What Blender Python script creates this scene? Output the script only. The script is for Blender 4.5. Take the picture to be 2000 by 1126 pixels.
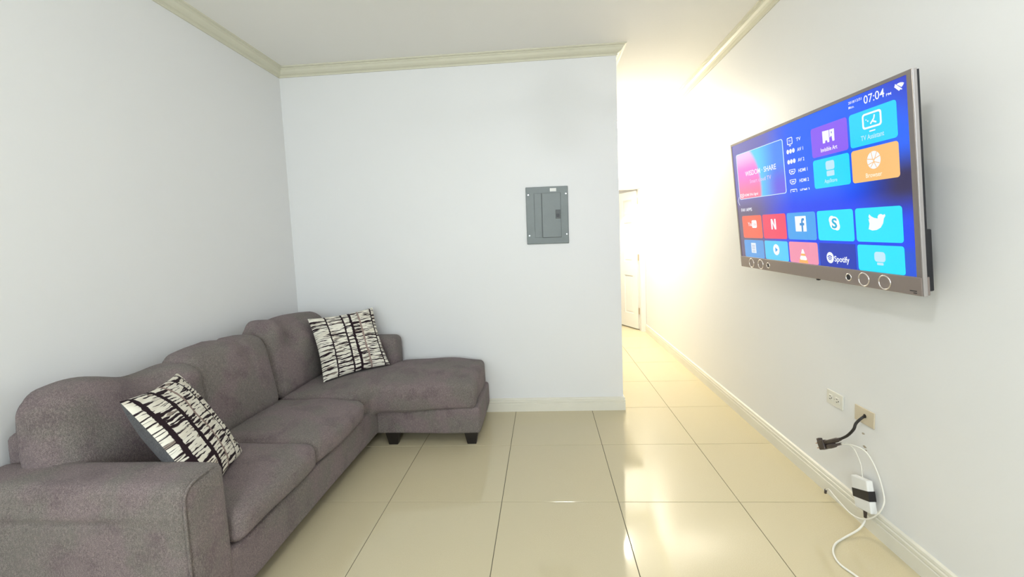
import bpy, bmesh, math, random
from mathutils import Vector, Matrix, noise

random.seed(4)
for o in list(bpy.data.objects):
    bpy.data.objects.remove(o)
scn = bpy.context.scene
col = scn.collection

# ------------------------------------------------------------------ camera
F_PX, PITCH, ROLL, YAW = 814.127, 0.07844, -0.04007, 0.06551
CAM = Vector((0.86174, -2.05859, 1.34622))
PX, PY = 9.87, -27.78
cy_, sy_ = math.cos(YAW), math.sin(YAW)
cp_, sp_ = math.cos(PITCH), math.sin(PITCH)
_r = Vector((cy_, sy_, 0)); FWD = Vector((-sy_*cp_, cy_*cp_, -sp_)); _u = _r.cross(FWD)
RIGHT = math.cos(ROLL)*_r + math.sin(ROLL)*_u
UP = -math.sin(ROLL)*_r + math.cos(ROLL)*_u
cam_data = bpy.data.cameras.new('camera')
cam = bpy.data.objects.new('camera', cam_data); col.objects.link(cam)
cam.matrix_world = Matrix(((RIGHT.x, UP.x, -FWD.x, CAM.x), (RIGHT.y, UP.y, -FWD.y, CAM.y),
                           (RIGHT.z, UP.z, -FWD.z, CAM.z), (0, 0, 0, 1)))
cam_data.sensor_width = 36; cam_data.lens = F_PX*36/2000
cam_data.shift_x = -PX/2000; cam_data.shift_y = PY/2000
cam_data.clip_start = 0.02; cam_data.clip_end = 60
scn.camera = cam

def pix(u, v, axis, val):
    """the point of the plane <axis> = val that the photograph shows at pixel (u, v)"""
    d = FWD + RIGHT*((u-1000-PX)/F_PX) - UP*((v-563-PY)/F_PX)
    return CAM + d*((val-CAM[axis])/d[axis])

# ------------------------------------------------------------------ world, daylight, exposure
w = bpy.data.worlds.new('world'); scn.world = w; w.use_nodes = True
w.node_tree.nodes['Background'].inputs[0].default_value = (0.75, 0.86, 1.0, 1)
w.node_tree.nodes['Background'].inputs[1].default_value = 1.0
def area(name, loc, rot, sx, sy, power, color):
    l = bpy.data.lights.new(name, 'AREA'); l.shape = 'RECTANGLE'; l.size = sx; l.size_y = sy
    l.energy = power; l.color = color
    o = bpy.data.objects.new(name, l); col.objects.link(o); o.location = loc; o.rotation_euler = rot
    return o
# daylight through the two windows behind the camera
area('daylight_rear_window', (0.35, -4.55, 1.55), (math.radians(90), 0, 0), 2.5, 1.6, 60, (0.82, 0.94, 1.0))
vs = scn.view_settings
vs.view_transform = 'Standard'; vs.look = 'None'; vs.exposure = 0.06; vs.gamma = 1.0
vs.use_curve_mapping = False

# ------------------------------------------------------------------ helpers
def lin(h):
    h = h.lstrip('#'); c = [int(h[i:i+2], 16)/255 for i in (0, 2, 4)]
    return tuple(x/12.92 if x <= .04045 else ((x+.055)/1.055)**2.4 for x in c) + (1,)

def mat(name, color, rough=.5, metal=0, spec=.5, emis=None, es=1.0, bump=None, vary=None, coat=0):
    m = bpy.data.materials.new(name); m.use_nodes = True
    t = m.node_tree; b = t.nodes['Principled BSDF']
    c = lin(color) if isinstance(color, str) else color
    b.inputs['Base Color'].default_value = c
    b.inputs['Roughness'].default_value = rough; b.inputs['Metallic'].default_value = metal
    b.inputs['Specular IOR Level'].default_value = spec
    if coat: b.inputs['Coat Weight'].default_value = coat; b.inputs['Coat Roughness'].default_value = .08
    if emis:
        b.inputs['Emission Color'].default_value = lin(emis); b.inputs['Emission Strength'].default_value = es
    if bump or vary:
        tc = t.nodes.new('ShaderNodeTexCoord')
    if vary:                      # (scale, amount): faint uneven paint
        n = t.nodes.new('ShaderNodeTexNoise'); n.inputs['Scale'].default_value = vary[0]; n.inputs['Detail'].default_value = 3
        t.links.new(tc.outputs['Object'], n.inputs['Vector'])
        mx = t.nodes.new('ShaderNodeMix'); mx.data_type = 'RGBA'
        k = 1-vary[1]
        mx.inputs[6].default_value = c; mx.inputs[7].default_value = (c[0]*k, c[1]*k, c[2]*k, 1)
        t.links.new(n.outputs['Fac'], mx.inputs[0]); t.links.new(mx.outputs[2], b.inputs['Base Color'])
    if bump:                      # (scale, strength, distance)
        n = t.nodes.new('ShaderNodeTexNoise'); n.inputs['Scale'].default_value = bump[0]; n.inputs['Detail'].default_value = 4
        t.links.new(tc.outputs['Object'], n.inputs['Vector'])
        bp = t.nodes.new('ShaderNodeBump'); bp.inputs['Strength'].default_value = bump[1]; bp.inputs['Distance'].default_value = bump[2]
        t.links.new(n.outputs['Fac'], bp.inputs['Height']); t.links.new(bp.outputs['Normal'], b.inputs['Normal'])
    return m

def tag(o, label=None, cat=None, group=None, kind=None):
    if label: o['label'] = label
    if cat: o['category'] = cat
    if group: o['group'] = group
    if kind: o['kind'] = kind
    return o

def empty(name, loc=(0, 0, 0)):
    o = bpy.data.objects.new(name, None); col.objects.link(o); o.location = loc
    o.empty_display_size = .1
    return o

def link_mesh(name, me, m, parent=None, smooth=False):
    me.materials.clear(); me.materials.append(m)
    if smooth: me.polygons.foreach_set('use_smooth', [True]*len(me.polygons))
    o = bpy.data.objects.new(name, me); col.objects.link(o)
    if parent: o.parent = parent
    return o

def from_bm(name, bm, m, parent=None, smooth=False, off=(0, 0, 0)):
    """bm is in world coordinates; off is the world place of the parent"""
    if any(off): bmesh.ops.translate(bm, verts=bm.verts, vec=-Vector(off))
    bmesh.ops.recalc_face_normals(bm, faces=bm.faces)
    me = bpy.data.meshes.new(name); bm.to_mesh(me); bm.free()
    return link_mesh(name, me, m, parent, smooth)

def add_box(bm, x0, x1, y0, y1, z0, z1, bevel=0, seg=2):
    r = bmesh.ops.create_cube(bm, size=1)
    bmesh.ops.scale(bm, verts=r['verts'], vec=(x1-x0, y1-y0, z1-z0))
    bmesh.ops.translate(bm, verts=r['verts'], vec=((x0+x1)/2, (y0+y1)/2, (z0+z1)/2))
    if bevel:
        es = {e for v in r['verts'] for e in v.link_edges}
        bmesh.ops.bevel(bm, geom=list(es), offset=bevel, segments=seg, affect='EDGES', profile=.5)

def box(name, m, x0, x1, y0, y1, z0, z1, parent=None, bevel=0, off=(0, 0, 0), seg=2):
    bm = bmesh.new(); add_box(bm, x0, x1, y0, y1, z0, z1, bevel, seg)
    return from_bm(name, bm, m, parent, bool(bevel) and seg > 2, off)

def catmull(pts, n=8):
    P = [Vector(p) for p in pts]; P = [2*P[0]-P[1]] + P + [2*P[-1]-P[-2]]; out = []
    for i in range(1, len(P)-2):
        a, b, c, d = P[i-1:i+3]
        for k in range(n):
            t = k/n
            out.append(.5*((2*b) + (c-a)*t + (2*a-5*b+4*c-d)*t*t + (3*b-a-3*c+d)*t**3))
    out.append(P[-2]); return out

def add_tube(bm, pts, r, sides=10, cap=True):
    rings = []; n = len(pts); prev = None
    for i, p in enumerate(pts):
        p = Vector(p); a = Vector(pts[max(i-1, 0)]); b = Vector(pts[min(i+1, n-1)])
        t = (b-a).normalized()
        if prev is None:
            h = Vector((0, 0, 1)) if abs(t.z) < .9 else Vector((1, 0, 0)); s = t.cross(h).normalized()
        else:
            s = (prev - t*prev.dot(t)).normalized()
        prev = s; q = t.cross(s); rr = r[i] if isinstance(r, (list, tuple)) else r
        rings.append([bm.verts.new(p + rr*(math.cos(k*2*math.pi/sides)*s + math.sin(k*2*math.pi/sides)*q)) for k in range(sides)])
    for a, b in zip(rings, rings[1:]):
        for k in range(sides):
            bm.faces.new((a[k], a[(k+1) % sides], b[(k+1) % sides], b[k]))
    if cap: bm.faces.new(rings[0][::-1]); bm.faces.new(rings[-1])

def tube(name, m, pts, r, parent=None, off=(0, 0, 0), sides=10):
    bm = bmesh.new(); add_tube(bm, pts, r, sides); return from_bm(name, bm, m, parent, True, off)

def sweep(name, m, path, prof, up=Vector((0, 0, 1)), side=1, parent=None, only=None):
    """profile (d, z) along a level path of (x, y), mitred; d is measured to the <side> of the path"""
    bm = bmesh.new(); n = len(path); P = [Vector((p[0], p[1], 0)) for p in path]; rings = []
    for i, p in enumerate(P):
        ns = []
        if i > 0: t = (P[i]-P[i-1]).normalized(); ns.append(Vector((-t.y, t.x, 0))*side)
        if i < n-1: t = (P[i+1]-P[i]).normalized(); ns.append(Vector((-t.y, t.x, 0))*side)
        if len(ns) == 2:
            mv = (ns[0]+ns[1]).normalized(); mv = mv/mv.dot(ns[0])
        else: mv = ns[0]
        rings.append([bm.verts.new(p + mv*d + up*z) for d, z in prof])
    k = len(prof)
    if only is not None:                      # one wall's length of a mitred run
        for i, r in enumerate(rings):
            if i not in (only, only+1): bmesh.ops.delete(bm, geom=r, context='VERTS')
        rings = rings[only:only+2]
    for a, b in zip(rings, rings[1:]):
        for j in range(k): bm.faces.new((a[j], a[(j+1) % k], b[(j+1) % k], b[j]))
    bm.faces.new(rings[0]); bm.faces.new(rings[-1][::-1])
    return from_bm(name, bm, m, parent)

def soft_box(x0, x1, y0, y1, z0, z1, r, bulge=(0, 0, 0), seg=(14, 14, 10), deform=None, rough=.0, seed=0, rscale=3.0):
    """a stuffed box: rounded edges, faces that swell, an optional deformation; returns a bmesh in world coordinates"""
    hx, hy, hz = (x1-x0)/2, (y1-y0)/2, (z1-z0)/2; c = Vector(((x0+x1)/2, (y0+y1)/2, (z0+z1)/2))
    bm = bmesh.new(); idx = {}
    def grid(k, s): return [(-1 + 2*i/s) for i in range(s+1)]
    gx, gy, gz = grid(0, seg[0]), grid(1, seg[1]), grid(2, seg[2])
    def sp(t): return math.copysign(1-(1-abs(t))**1.35, t)     # denser towards the edges
    def V(a, b, d):
        key = (round(a, 5), round(b, 5), round(d, 5))
        if key in idx: return idx[key]
        u = (sp(a), sp(b), sp(d))
        p = Vector((u[0]*hx, u[1]*hy, u[2]*hz))
        q = Vector((max(-hx+r, min(hx-r, p.x)), max(-hy+r, min(hy-r, p.y)), max(-hz+r, min(hz-r, p.z))))
        dd = p-q
        if dd.length > 1e-9: p = q + dd.normalized()*r
        f = [1-t*t for t in u]
        p = p + Vector((math.copysign(bulge[0]*f[1]*f[2], u[0])*abs(u[0])**2, math.copysign(bulge[1]*f[0]*f[2], u[1])*abs(u[1])**2,
                        math.copysign(bulge[2]*f[0]*f[1], u[2])*abs(u[2])**2))
        p = p + c
        if deform: p = deform(p, u)
        if rough:
            p = p + noise.noise_vector(p*rscale + Vector((seed*7.1, seed*3.3, seed)))*rough
        v = bm.verts.new(p); idx[key] = v; return v
    def face(a, b, s1, s2, mk):
        for i in range(len(a)-1):
            for j in range(len(b)-1):
                bm.faces.new((mk(a[i], b[j]), mk(a[i+1], b[j]), mk(a[i+1], b[j+1]), mk(a[i], b[j+1])))
    for s in (-1, 1):
        face(gx, gy, 0, 0, lambda a, b: V(a, b, s))
        face(gx, gz, 0, 0, lambda a, b: V(a, s, b))
        face(gy, gz, 0, 0, lambda a, b: V(s, a, b))
    return bm

class NT:
    """small helper for node maths"""
    def __init__(s, m): s.t = m.node_tree
    def put(s, sock, v):
        if isinstance(v, (int, float, tuple)): sock.default_value = v
        else: s.t.links.new(v, sock)
    def m(s, op, a, b=0.0, c=0.0):
        n = s.t.nodes.new('ShaderNodeMath'); n.operation = op
        s.put(n.inputs[0], a); s.put(n.inputs[1], b); s.put(n.inputs[2], c); return n.outputs[0]
    def xyz(s, x, y, z=0.0):
        n = s.t.nodes.new('ShaderNodeCombineXYZ'); s.put(n.inputs[0], x); s.put(n.inputs[1], y); s.put(n.inputs[2], z); return n.outputs[0]
    def noise(s, vec, scale=1.0, detail=2.0):
        n = s.t.nodes.new('ShaderNodeTexNoise'); n.inputs['Scale'].default_value = scale; n.inputs['Detail'].default_value = detail
        s.t.links.new(vec, n.inputs['Vector']); return n.outputs['Fac']
    def smooth(s, v, a, b, lo=0.0, hi=1.0):
        n = s.t.nodes.new('ShaderNodeMapRange'); n.interpolation_type = 'SMOOTHSTEP'
        s.put(n.inputs[0], v); s.put(n.inputs[1], a); s.put(n.inputs[2], b); n.inputs[3].default_value = lo; n.inputs[4].default_value = hi
        return n.outputs[0]
    def mix(s, f, a, b):
        n = s.t.nodes.new('ShaderNodeMix'); n.data_type = 'RGBA'
        s.put(n.inputs[0], f); s.put(n.inputs[6], a); s.put(n.inputs[7], b); return n.outputs[2]

# ------------------------------------------------------------------ materials
M = {}
M['wall'] = mat('white_wall_paint', (.80, .80, .79, 1), .45, spec=.35, bump=(90, .06, .002), vary=(1.3, .02))
M['ceiling'] = mat('ceiling_paint', (.90, .885, .84, 1), .7, spec=.2, bump=(120, .05, .002))
M['trim'] = mat('cream_trim_paint', (.70, .68, .54, 1), .35, spec=.4, vary=(6, .06))
M['base'] = mat('ivory_baseboard_paint', (.80, .77, .66, 1), .35, spec=.4, vary=(9, .06))
M['grout'] = mat('dark_grout', (.10, .09, .07, 1), .9, spec=.1)
M['door'] = mat('white_door_paint', (.80, .79, .75, 1), .6, spec=.2)
M['hinge'] = mat('worn_brass_hinge', (.50, .40, .27, 1), .35, metal=.9)

def tile_material():
    m = mat('polished_cream_tile', (.60, .55, .43, 1), .07, spec=.5)
    n = NT(m); b = m.node_tree.nodes['Principled BSDF']
    g = m.node_tree.nodes.new('ShaderNodeNewGeometry').outputs['Position']
    a = n.noise(g, 260, 2); c = n.noise(g, 2.2, 3)
    k = n.smooth(a, .35, .7)
    c1 = n.mix(k, (.575, .500, .325, 1), (.620, .545, .365, 1))
    c2 = n.mix(n.smooth(c, .3, .7), c1, (.590, .520, .345, 1))
    m.node_tree.links.new(c2, b.inputs['Base Color'])
    m.node_tree.links.new(n.smooth(a, .3, .7, .05, .09), b.inputs['Roughness'])
    return m
M['tile'] = tile_material()

def fabric(name, c1, c2, c3):
    m = mat(name, c1, .95, spec=.12); t = m.node_tree; n = NT(m); b = t.nodes['Principled BSDF']
    g = t.nodes.new('ShaderNodeNewGeometry').outputs['Position']
    fine = n.noise(g, 420, 3); big = n.noise(g, 5, 3)
    vm = t.nodes.new('ShaderNodeVectorMath'); vm.operation = 'MULTIPLY'; t.links.new(g, vm.inputs[0]); vm.inputs[1].default_value = (190, 190, 85)
    mid = n.noise(vm.outputs[0], 1.0, 3)
    w1 = t.nodes.new('ShaderNodeTexWave'); w1.inputs['Scale'].default_value = 70; w1.inputs['Distortion'].default_value = 6
    w1.inputs['Detail'].default_value = 3; w1.inputs['Detail Scale'].default_value = 3; t.links.new(g, w1.inputs['Vector'])
    c = n.mix(n.smooth(big, .42, .60), c1, c2)
    nap = n.noise(g, 9, 4)
    c = n.mix(n.m('MULTIPLY', n.smooth(nap, .50, .66), .55), c, (c1[0]*.62, c1[1]*.58, c1[2]*.62, 1))
    c = n.mix(n.m('MULTIPLY', n.smooth(mid, .40, .68), .42), c, c3)
    c = n.mix(n.m('MULTIPLY', n.smooth(fine, .42, .62), .62), c, (c1[0]*.35, c1[1]*.35, c1[2]*.35, 1))
    t.links.new(c, b.inputs['Base Color'])
    b.inputs['Sheen Weight'].default_value = .12; b.inputs['Sheen Roughness'].default_value = .5
    b.inputs['Sheen Tint'].default_value = (.8, .78, .8, 1)
    h = n.m('ADD', n.m('MULTIPLY', fine, .6), n.m('MULTIPLY', w1.outputs['Fac'], .25))
    bp = t.nodes.new('ShaderNodeBump'); bp.inputs['Strength'].default_value = .7; bp.inputs['Distance'].default_value = .004
    t.links.new(h, bp.inputs['Height']); t.links.new(bp.outputs['Normal'], b.inputs['Normal'])
    return m
M['sofa'] = fabric('grey_chenille', (.230, .180, .180, 1), (.200, .182, .160, 1), (.36, .300, .275, 1))
M['pillow_back'] = fabric('plain_grey_cloth', (.12, .12, .125, 1), (.11, .11, .115, 1), (.16, .16, .16, 1))
M['leg'] = mat('black_stained_wood', (.012, .009, .008, 1), .35)

# ------------------------------------------------------------------ room shell
XL, XR, YB, XE = -1.136, 2.281, 1.164, 1.444       # left wall, right wall, back wall, its free end
YF, YR, ZC = 3.885, -4.70, 2.742                   # far corridor wall, rear wall, ceiling
T = .12
def struct(o): o['kind'] = 'structure'; return o

floor = struct(box('floor', M['grout'], XL-T, 3.3, YR-T, 6.2, -.12, -.0025))
tile_cache = {}
def tile(x0, x1, y0, y1):
    key = (round(x1-x0, 3), round(y1-y0, 3))
    if key not in tile_cache:
        bm = bmesh.new(); add_box(bm, -key[0]/2, key[0]/2, -key[1]/2, key[1]/2, -.012, 0)
        es = [e for e in bm.edges if all(v.co.z > -.001 for v in e.verts)]
        bmesh.ops.bevel(bm, geom=es, offset=.0008, segments=1, affect='EDGES')
        me = bpy.data.meshes.new('floor_tile'); bm.to_mesh(me); bm.free(); me.materials.append(M['tile']); tile_cache[key] = me
    o = bpy.data.objects.new('floor_tile', tile_cache[key]); col.objects.link(o); o.parent = floor
    o.location = ((x0+x1)/2, (y0+y1)/2, 0)
S, G = .6, .0014
for i in range(-2, 6):
    for j in range(-8, 10):
        x0, x1, y0, y1 = i*S+G, (i+1)*S-G, j*S+G, (j+1)*S-G
        lo, hi = XL, XR
        if j*S >= YB: lo = XE-.06                  # only the corridor beyond the back wall
        if j*S >= YF: lo, hi = 1.0, 3.1
        x0, x1 = max(x0, lo), min(x1, hi); y0, y1 = max(y0, YR), min(y1, 5.6)
        if x1-x0 > .02 and y1-y0 > .02: tile(x0, x1, y0, y1)

struct(box('ceiling', M['ceiling'], XL-T, 3.3, YR-T, 6.2, ZC, ZC+.1))
struct(box('wall_left', M['wall'], XL-T, XL, YR-T, YB+T, 0, ZC))
struct(box('wall_back', M['wall'], XL, XE, YB, YB+T, 0, ZC))
struct(box('wall_corridor', M['wall'], XE-T, XE, YB+T, YF, 0, ZC))
wall_right = struct(box('wall_right', M['wall'], XR, XR+T, YR-T, YF+T, 0, ZC))
# rear wall with a window opening
bm = bmesh.new()
WX0, WX1, WZ0, WZ1 = -.9, 1.6, .75, 2.35
add_box(bm, XL, WX0, YR-T, YR, 0, ZC); add_box(bm, WX1, XR, YR-T, YR, 0, ZC)
add_box(bm, WX0, WX1, YR-T, YR, 0, WZ0); add_box(bm, WX0, WX1, YR-T, YR, WZ1, ZC)
struct(from_bm('wall_rear', bm, M['wall']))
win = struct(empty('window_1', ((WX0+WX1)/2, YR-.06, WZ0)))
bm = bmesh.new()
for a, b_, c_, d_ in ((WX0, WX0+.05, WZ0, WZ1), (WX1-.05, WX1, WZ0, WZ1), (WX0, WX1, WZ0, WZ0+.05), (WX0, WX1, WZ1-.05, WZ1), ((WX0+WX1)/2-.025, (WX0+WX1)/2+.025, WZ0, WZ1)):
    add_box(bm, a, b_, YR-.09, YR-.03, c_, d_)
from_bm('window_frame', bm, M['door'], win, off=win.location)
# far corridor wall with the door opening
DX0, DX1, DZ = 1.50, 2.232, 2.03
bm = bmesh.new()
add_box(bm, XE-T, DX0, YF, YF+T, 0, ZC); add_box(bm, DX1, XR, YF, YF+T, 0, ZC); add_box(bm, DX0, DX1, YF, YF+T, DZ, ZC)
struct(from_bm('wall_far', bm, M['wall']))
# plain walls of the room beyond the door
struct(box('wall_bedroom_back', M['wall'], .9, 3.2, 5.6, 5.7, 0, ZC))
struct(box('wall_bedroom_left', M['wall'], .9, 1.0, YF+T, 5.6, 0, ZC))
struct(box('wall_bedroom_right', M['wall'], 3.1, 3.2, YF+T, 5.6, 0, ZC))
struct(box('wall_bedroom_front', M['wall'], XR+T, 3.2, YF, YF+T, 0, ZC))

# mouldings
H0 = 2.678
crown = [(0, H0), (.008, H0), (.008, H0+.010), (.014, H0+.014), (.024, H0+.018), (.036, H0+.028), (.045, H0+.042), (.052, H0+.046),
         (.052, H0+.052), (.066, H0+.056), (.066, ZC), (0, ZC)]
run = [(XL, YR), (XL, YB), (XE, YB), (XE, YF)]
for i in range(3): struct(sweep('trim_%d' % (i+3), M['trim'], run, crown, side=-1, only=i))
for i in range(2): struct(sweep('trim_%d' % (i+1), M['trim'], [(XR, YR), (XR, YF), (XE, YF)], crown, side=1, only=i))
bb = [(0, 0), (.015, 0), (.015, .060), (.011, .063), (.011, .067), (.015, .070), (.015, .082), (.010, .086), (.010, .089), (.013, .092), (.011, .102), (0, .106)]
for i, nm in enumerate(('left', 'back', 'corridor')): struct(sweep('baseboard_'+nm, M['base'], run, bb, side=-1, only=i))
struct(sweep('baseboard_right', M['base'], [(XR, YR), (XR, YF)], bb, side=1))

# door: jambs and an open six-panel leaf
door = struct(empty('door_1', (DX1, YF, 0)))
bm = bmesh.new()
add_box(bm, DX1-.022, DX1, YF-.004, YF+T+.004, 0, DZ); add_box(bm, DX0, DX0+.022, YF-.004, YF+T+.004, 0, DZ)
add_box(bm, DX0, DX1, YF-.004, YF+T+.004, DZ-.022, DZ)
add_box(bm, DX1-.012, XR-.003, YF-.016, YF, 0, DZ+.05); add_box(bm, DX0-.05, DX1-.012, YF-.016, YF, DZ-.012, DZ+.05); add_box(bm, DX0-.05, DX0+.012, YF-.016, YF, 0, DZ-.012)
from_bm('door_frame', bm, M['door'], door, off=door.location)
LW, LH, LT = .70, 1.985, .036
bm = bmesh.new()
stile, rails = .105, [(.0, .22), (.78, .98), (1.55, 1.64), (1.87, LH)]
cx0, cx1, mid = stile, LW-stile, LW/2
add_box(bm, 0, LW, -.007, .007, .01, LH)                                   # core
for s in (-1, 1):
    ya, yb = (.006, LT/2) if s > 0 else (-LT/2, -.006)
    for a, b_ in ((0, stile), (LW-stile, LW), (mid-.045, mid+.045)): add_box(bm, a, b_, ya, yb, .01, LH)
    for za, zb in rails:
        for a, b_ in ((cx0, mid-.045), (mid+.045, cx1)): add_box(bm, a, b_, ya, yb, max(za, .01), zb)
    for (za, zb) in ((.22, .78), (.98, 1.55), (1.64, 1.87)):               # raised fields
        for a, b_ in ((cx0, mid-.045), (mid+.045, cx1)):
            ym = .013*s; add_box(bm, a+.025, b_-.025, min(.006*s, ym), max(.006*s, ym), za+.025, zb-.025, .004, 1)
me = bpy.data.meshes.new('door_leaf'); bmesh.ops.recalc_face_normals(bm, faces=bm.faces); bm.to_mesh(me); bm.free()
leaf = link_mesh('door_leaf', me, M['door'], door)
ang = math.atan2(4.38-3.985, 2.023-2.205)
leaf.location = (2.205-DX1, 3.985-YF, 0.008); leaf.rotation_euler = (0, 0, ang)
for z in (.28, 1.05, 1.85):
    bm = bmesh.new(); add_tube(bm, [(2.214, 3.965, z-.045), (2.214, 3.965, z+.045)], .006, 8)
    add_box(bm, 2.1985, 2.2115, 3.955, 3.985, z-.045, z+.045)
    from_bm('hinge', bm, M['hinge'], door, off=door.location)
hk = bmesh.new(); add_tube(hk, [(LW-.06, LT/2, .98), (LW-.06, LT/2+.03, .98)], .012, 12); add_tube(hk, [(LW-.06, LT/2+.03, .98), (LW-.06, LT/2+.06, .98)], .027, 16)
k = from_bm('door_knob', hk, M['hinge'], leaf, True)

# ------------------------------------------------------------------ corridor ceiling lamp
lamp_pos = Vector((1.748, 3.2, ZC))
lamp = tag(empty('ceiling_lamp', lamp_pos), 'round white flush ceiling lamp glowing in the corridor', 'lamp')
def disc_profile(name, m, prof, parent, n=32, smooth=True):
    bm = bmesh.new(); rings = []
    for r, z in prof:
        rings.append([bm.verts.new((r*math.cos(2*math.pi*k/n), r*math.sin(2*math.pi*k/n), z)) for k in range(n)] if r > 1e-6 else [bm.verts.new((0, 0, z))])
    for a, b_ in zip(rings, rings[1:]):
        for k in range(n):
            k2 = (k+1) % n
            if len(a) == 1: bm.faces.new((a[0], b_[k], b_[k2]))
            elif len(b_) == 1: bm.faces.new((a[k], a[k2], b_[0]))
            else: bm.faces.new((a[k], a[k2], b_[k2], b_[k]))
    return from_bm(name, bm, m, parent, smooth)
M['lamp_metal'] = mat('white_lamp_metal', (.8, .8, .78, 1), .4)
M['lamp_glow'] = mat('glowing_diffuser', (.9, .9, .85, 1), .4, emis='#fff5e0', es=760)
disc_profile('lamp_base', M['lamp_metal'], [(0, 0), (.105, 0), (.105, -.018), (.09, -.022), (0, -.022)], lamp)
fill_lamp = tag(empty('ceiling_lamp', (1.45, 4.75, ZC)), 'unseen ceiling lamp added in the room beyond to brighten the open door', 'lamp')  # added, unseen: lifts the door leaf and its frame
M['fill_glow'] = mat('added_bedroom_fill', (.9, .9, .85, 1), .4, emis='#fff3dc', es=130)
disc_profile('lamp_base', M['lamp_metal'], [(0, 0), (.105, 0), (.105, -.018), (.09, -.022), (0, -.022)], fill_lamp)
disc_profile('lamp_shade', M['fill_glow'], [(.092, -.0225), (.088, -.045), (.07, -.062), (.04, -.072), (0, -.075)], fill_lamp)
disc_profile('lamp_shade', M['lamp_glow'], [(.092, -.0225), (.088, -.045), (.07, -.062), (.04, -.072), (0, -.075)], lamp)

# ------------------------------------------------------------------ wall lamp and ceiling fan behind and above the camera
LP = Vector((.98, YR, 2.60))
wl = tag(empty('wall_lamp', LP), 'round glowing bulkhead lamp high on the rear wall', 'lamp')
wl.rotation_euler = (math.radians(90), 0, 0)
M['wall_glow'] = mat('glowing_globe', (.9, .9, .9, 1), .4, emis='#f6faff', es=210)
disc_profile('lamp_base', M['lamp_metal'], [(0, 0), (.125, 0), (.125, -.03), (.11, -.035), (0, -.035)], wl)
disc_profile('lamp_globe', M['wall_glow'], [(.108, -.0355), (.100, -.065), (.07, -.09), (.035, -.10), (0, -.103)], wl)
FAN = Vector((1.0, -1.55, ZC))
fan = tag(empty('ceiling_fan', FAN), 'white ceiling fan with five blades hanging in the middle of the room', 'fan')
M['fan'] = mat('white_fan_enamel', (.75, .75, .72, 1), .35)
disc_profile('canopy', M['fan'], [(0, 0), (.065, 0), (.06, -.03), (.03, -.055), (.013, -.06), (.013, -.19), (0, -.19)], fan)
disc_profile('motor', M['fan'], [(0, -.17), (.05, -.175), (.11, -.20), (.12, -.24), (.12, -.29), (.09, -.33), (.04, -.35), (0, -.352)], fan)
M['fan_fill_glow'] = mat('added_fan_light', (.9, .9, .9, 1), .4, emis='#f8fbff', es=85)
disc_profile('added_fan_globe', M['fan_fill_glow'], [(.085, -.353), (.105, -.38), (.10, -.42), (.07, -.45), (.035, -.462), (0, -.465)], fan)  # globe added to light the sofa from above, out of view
for k in range(5):
    bm = bmesh.new()
    bmesh.ops.create_grid(bm, x_segments=10, y_segments=4, size=1)
    for v in bm.verts:
        t_ = (v.co.x+1)/2; wd = .045+.022*t_; yy = v.co.y*wd
        if t_ > .9: yy *= 1-.35*((t_-.9)/.1)**2
        v.co = (.17+.43*t_, yy, -.295+yy*.21)
    r_ = bmesh.ops.extrude_face_region(bm, geom=bm.faces[:])
    bmesh.ops.translate(bm, verts=[g for g in r_['geom'] if isinstance(g, bmesh.types.BMVert)], vec=(0, 0, .006))
    add_box(bm, .09, .22, -.02, .02, -.300, -.293)
    bmesh.ops.rotate(bm, verts=bm.verts, cent=(0, 0, 0), matrix=Matrix.Rotation(math.radians(190+72*k), 3, 'Z'))
    from_bm('blade', bm, M['fan'], fan)

# ------------------------------------------------------------------ sofa
SO = Vector((-.70, .10, 0))
sofa = tag(empty('sectional_sofa', SO), 'dark grey chenille sectional sofa with a chaise, in the corner of white walls', 'sofa')
def part(name, bm, m='sofa', smooth=True): return from_bm(name, bm, M[m], sofa, smooth, SO)
def sst(t, a, b): t = max(0, min(1, (t-a)/(b-a))); return t*t*(3-2*t)

part('backrest_frame', soft_box(-1.118, -.95, -.72, 1.128, .110, .72, .03, seg=(8, 30, 14), rough=.006, seed=1))
part('seat_frame', soft_box(-1.10, -.292, -.86, .63, .095, .285, .018, seg=(14, 30, 10), rough=.006, seed=2))
part('chaise_frame', soft_box(-.50, .398, .600, 1.125, .083, .262, .022, seg=(22, 14, 10), rough=.008, seed=3))
def arm_def(p, u):
    if p.y < -.82:                       # the fold in the outer cloth
        p.y += .010*math.exp(-((p.z-.505)/.010)**2)*sst(-p.x, .42, .60)
        p.y -= .006*math.exp(-((p.z-.53)/.03)**2)
    return p
arm = part('armrest', soft_box(-1.118, -.287, -.885, -.705, .110, .622, .034, (.003, .008, .006), (34, 14, 64), arm_def, .005, 4))
welt = [(-.292, -.880, .09), (-.291, -.882, .35), (-.290, -.882, .55), (-.290, -.874, .592), (-.290, -.850, .614), (-.290, -.80, .622), (-.292, -.76, .620)]
from_bm('piping', (lambda b_: (add_tube(b_, catmull(welt, 5), .0042, 8), b_)[1])(bmesh.new()), M['sofa'], arm, True, SO)
part('armrest', soft_box(-1.112, -.275, .965, 1.128, .085, .660, .045, (.006, .008, .01), (26, 12, 22), None, .006, 5))

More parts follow.
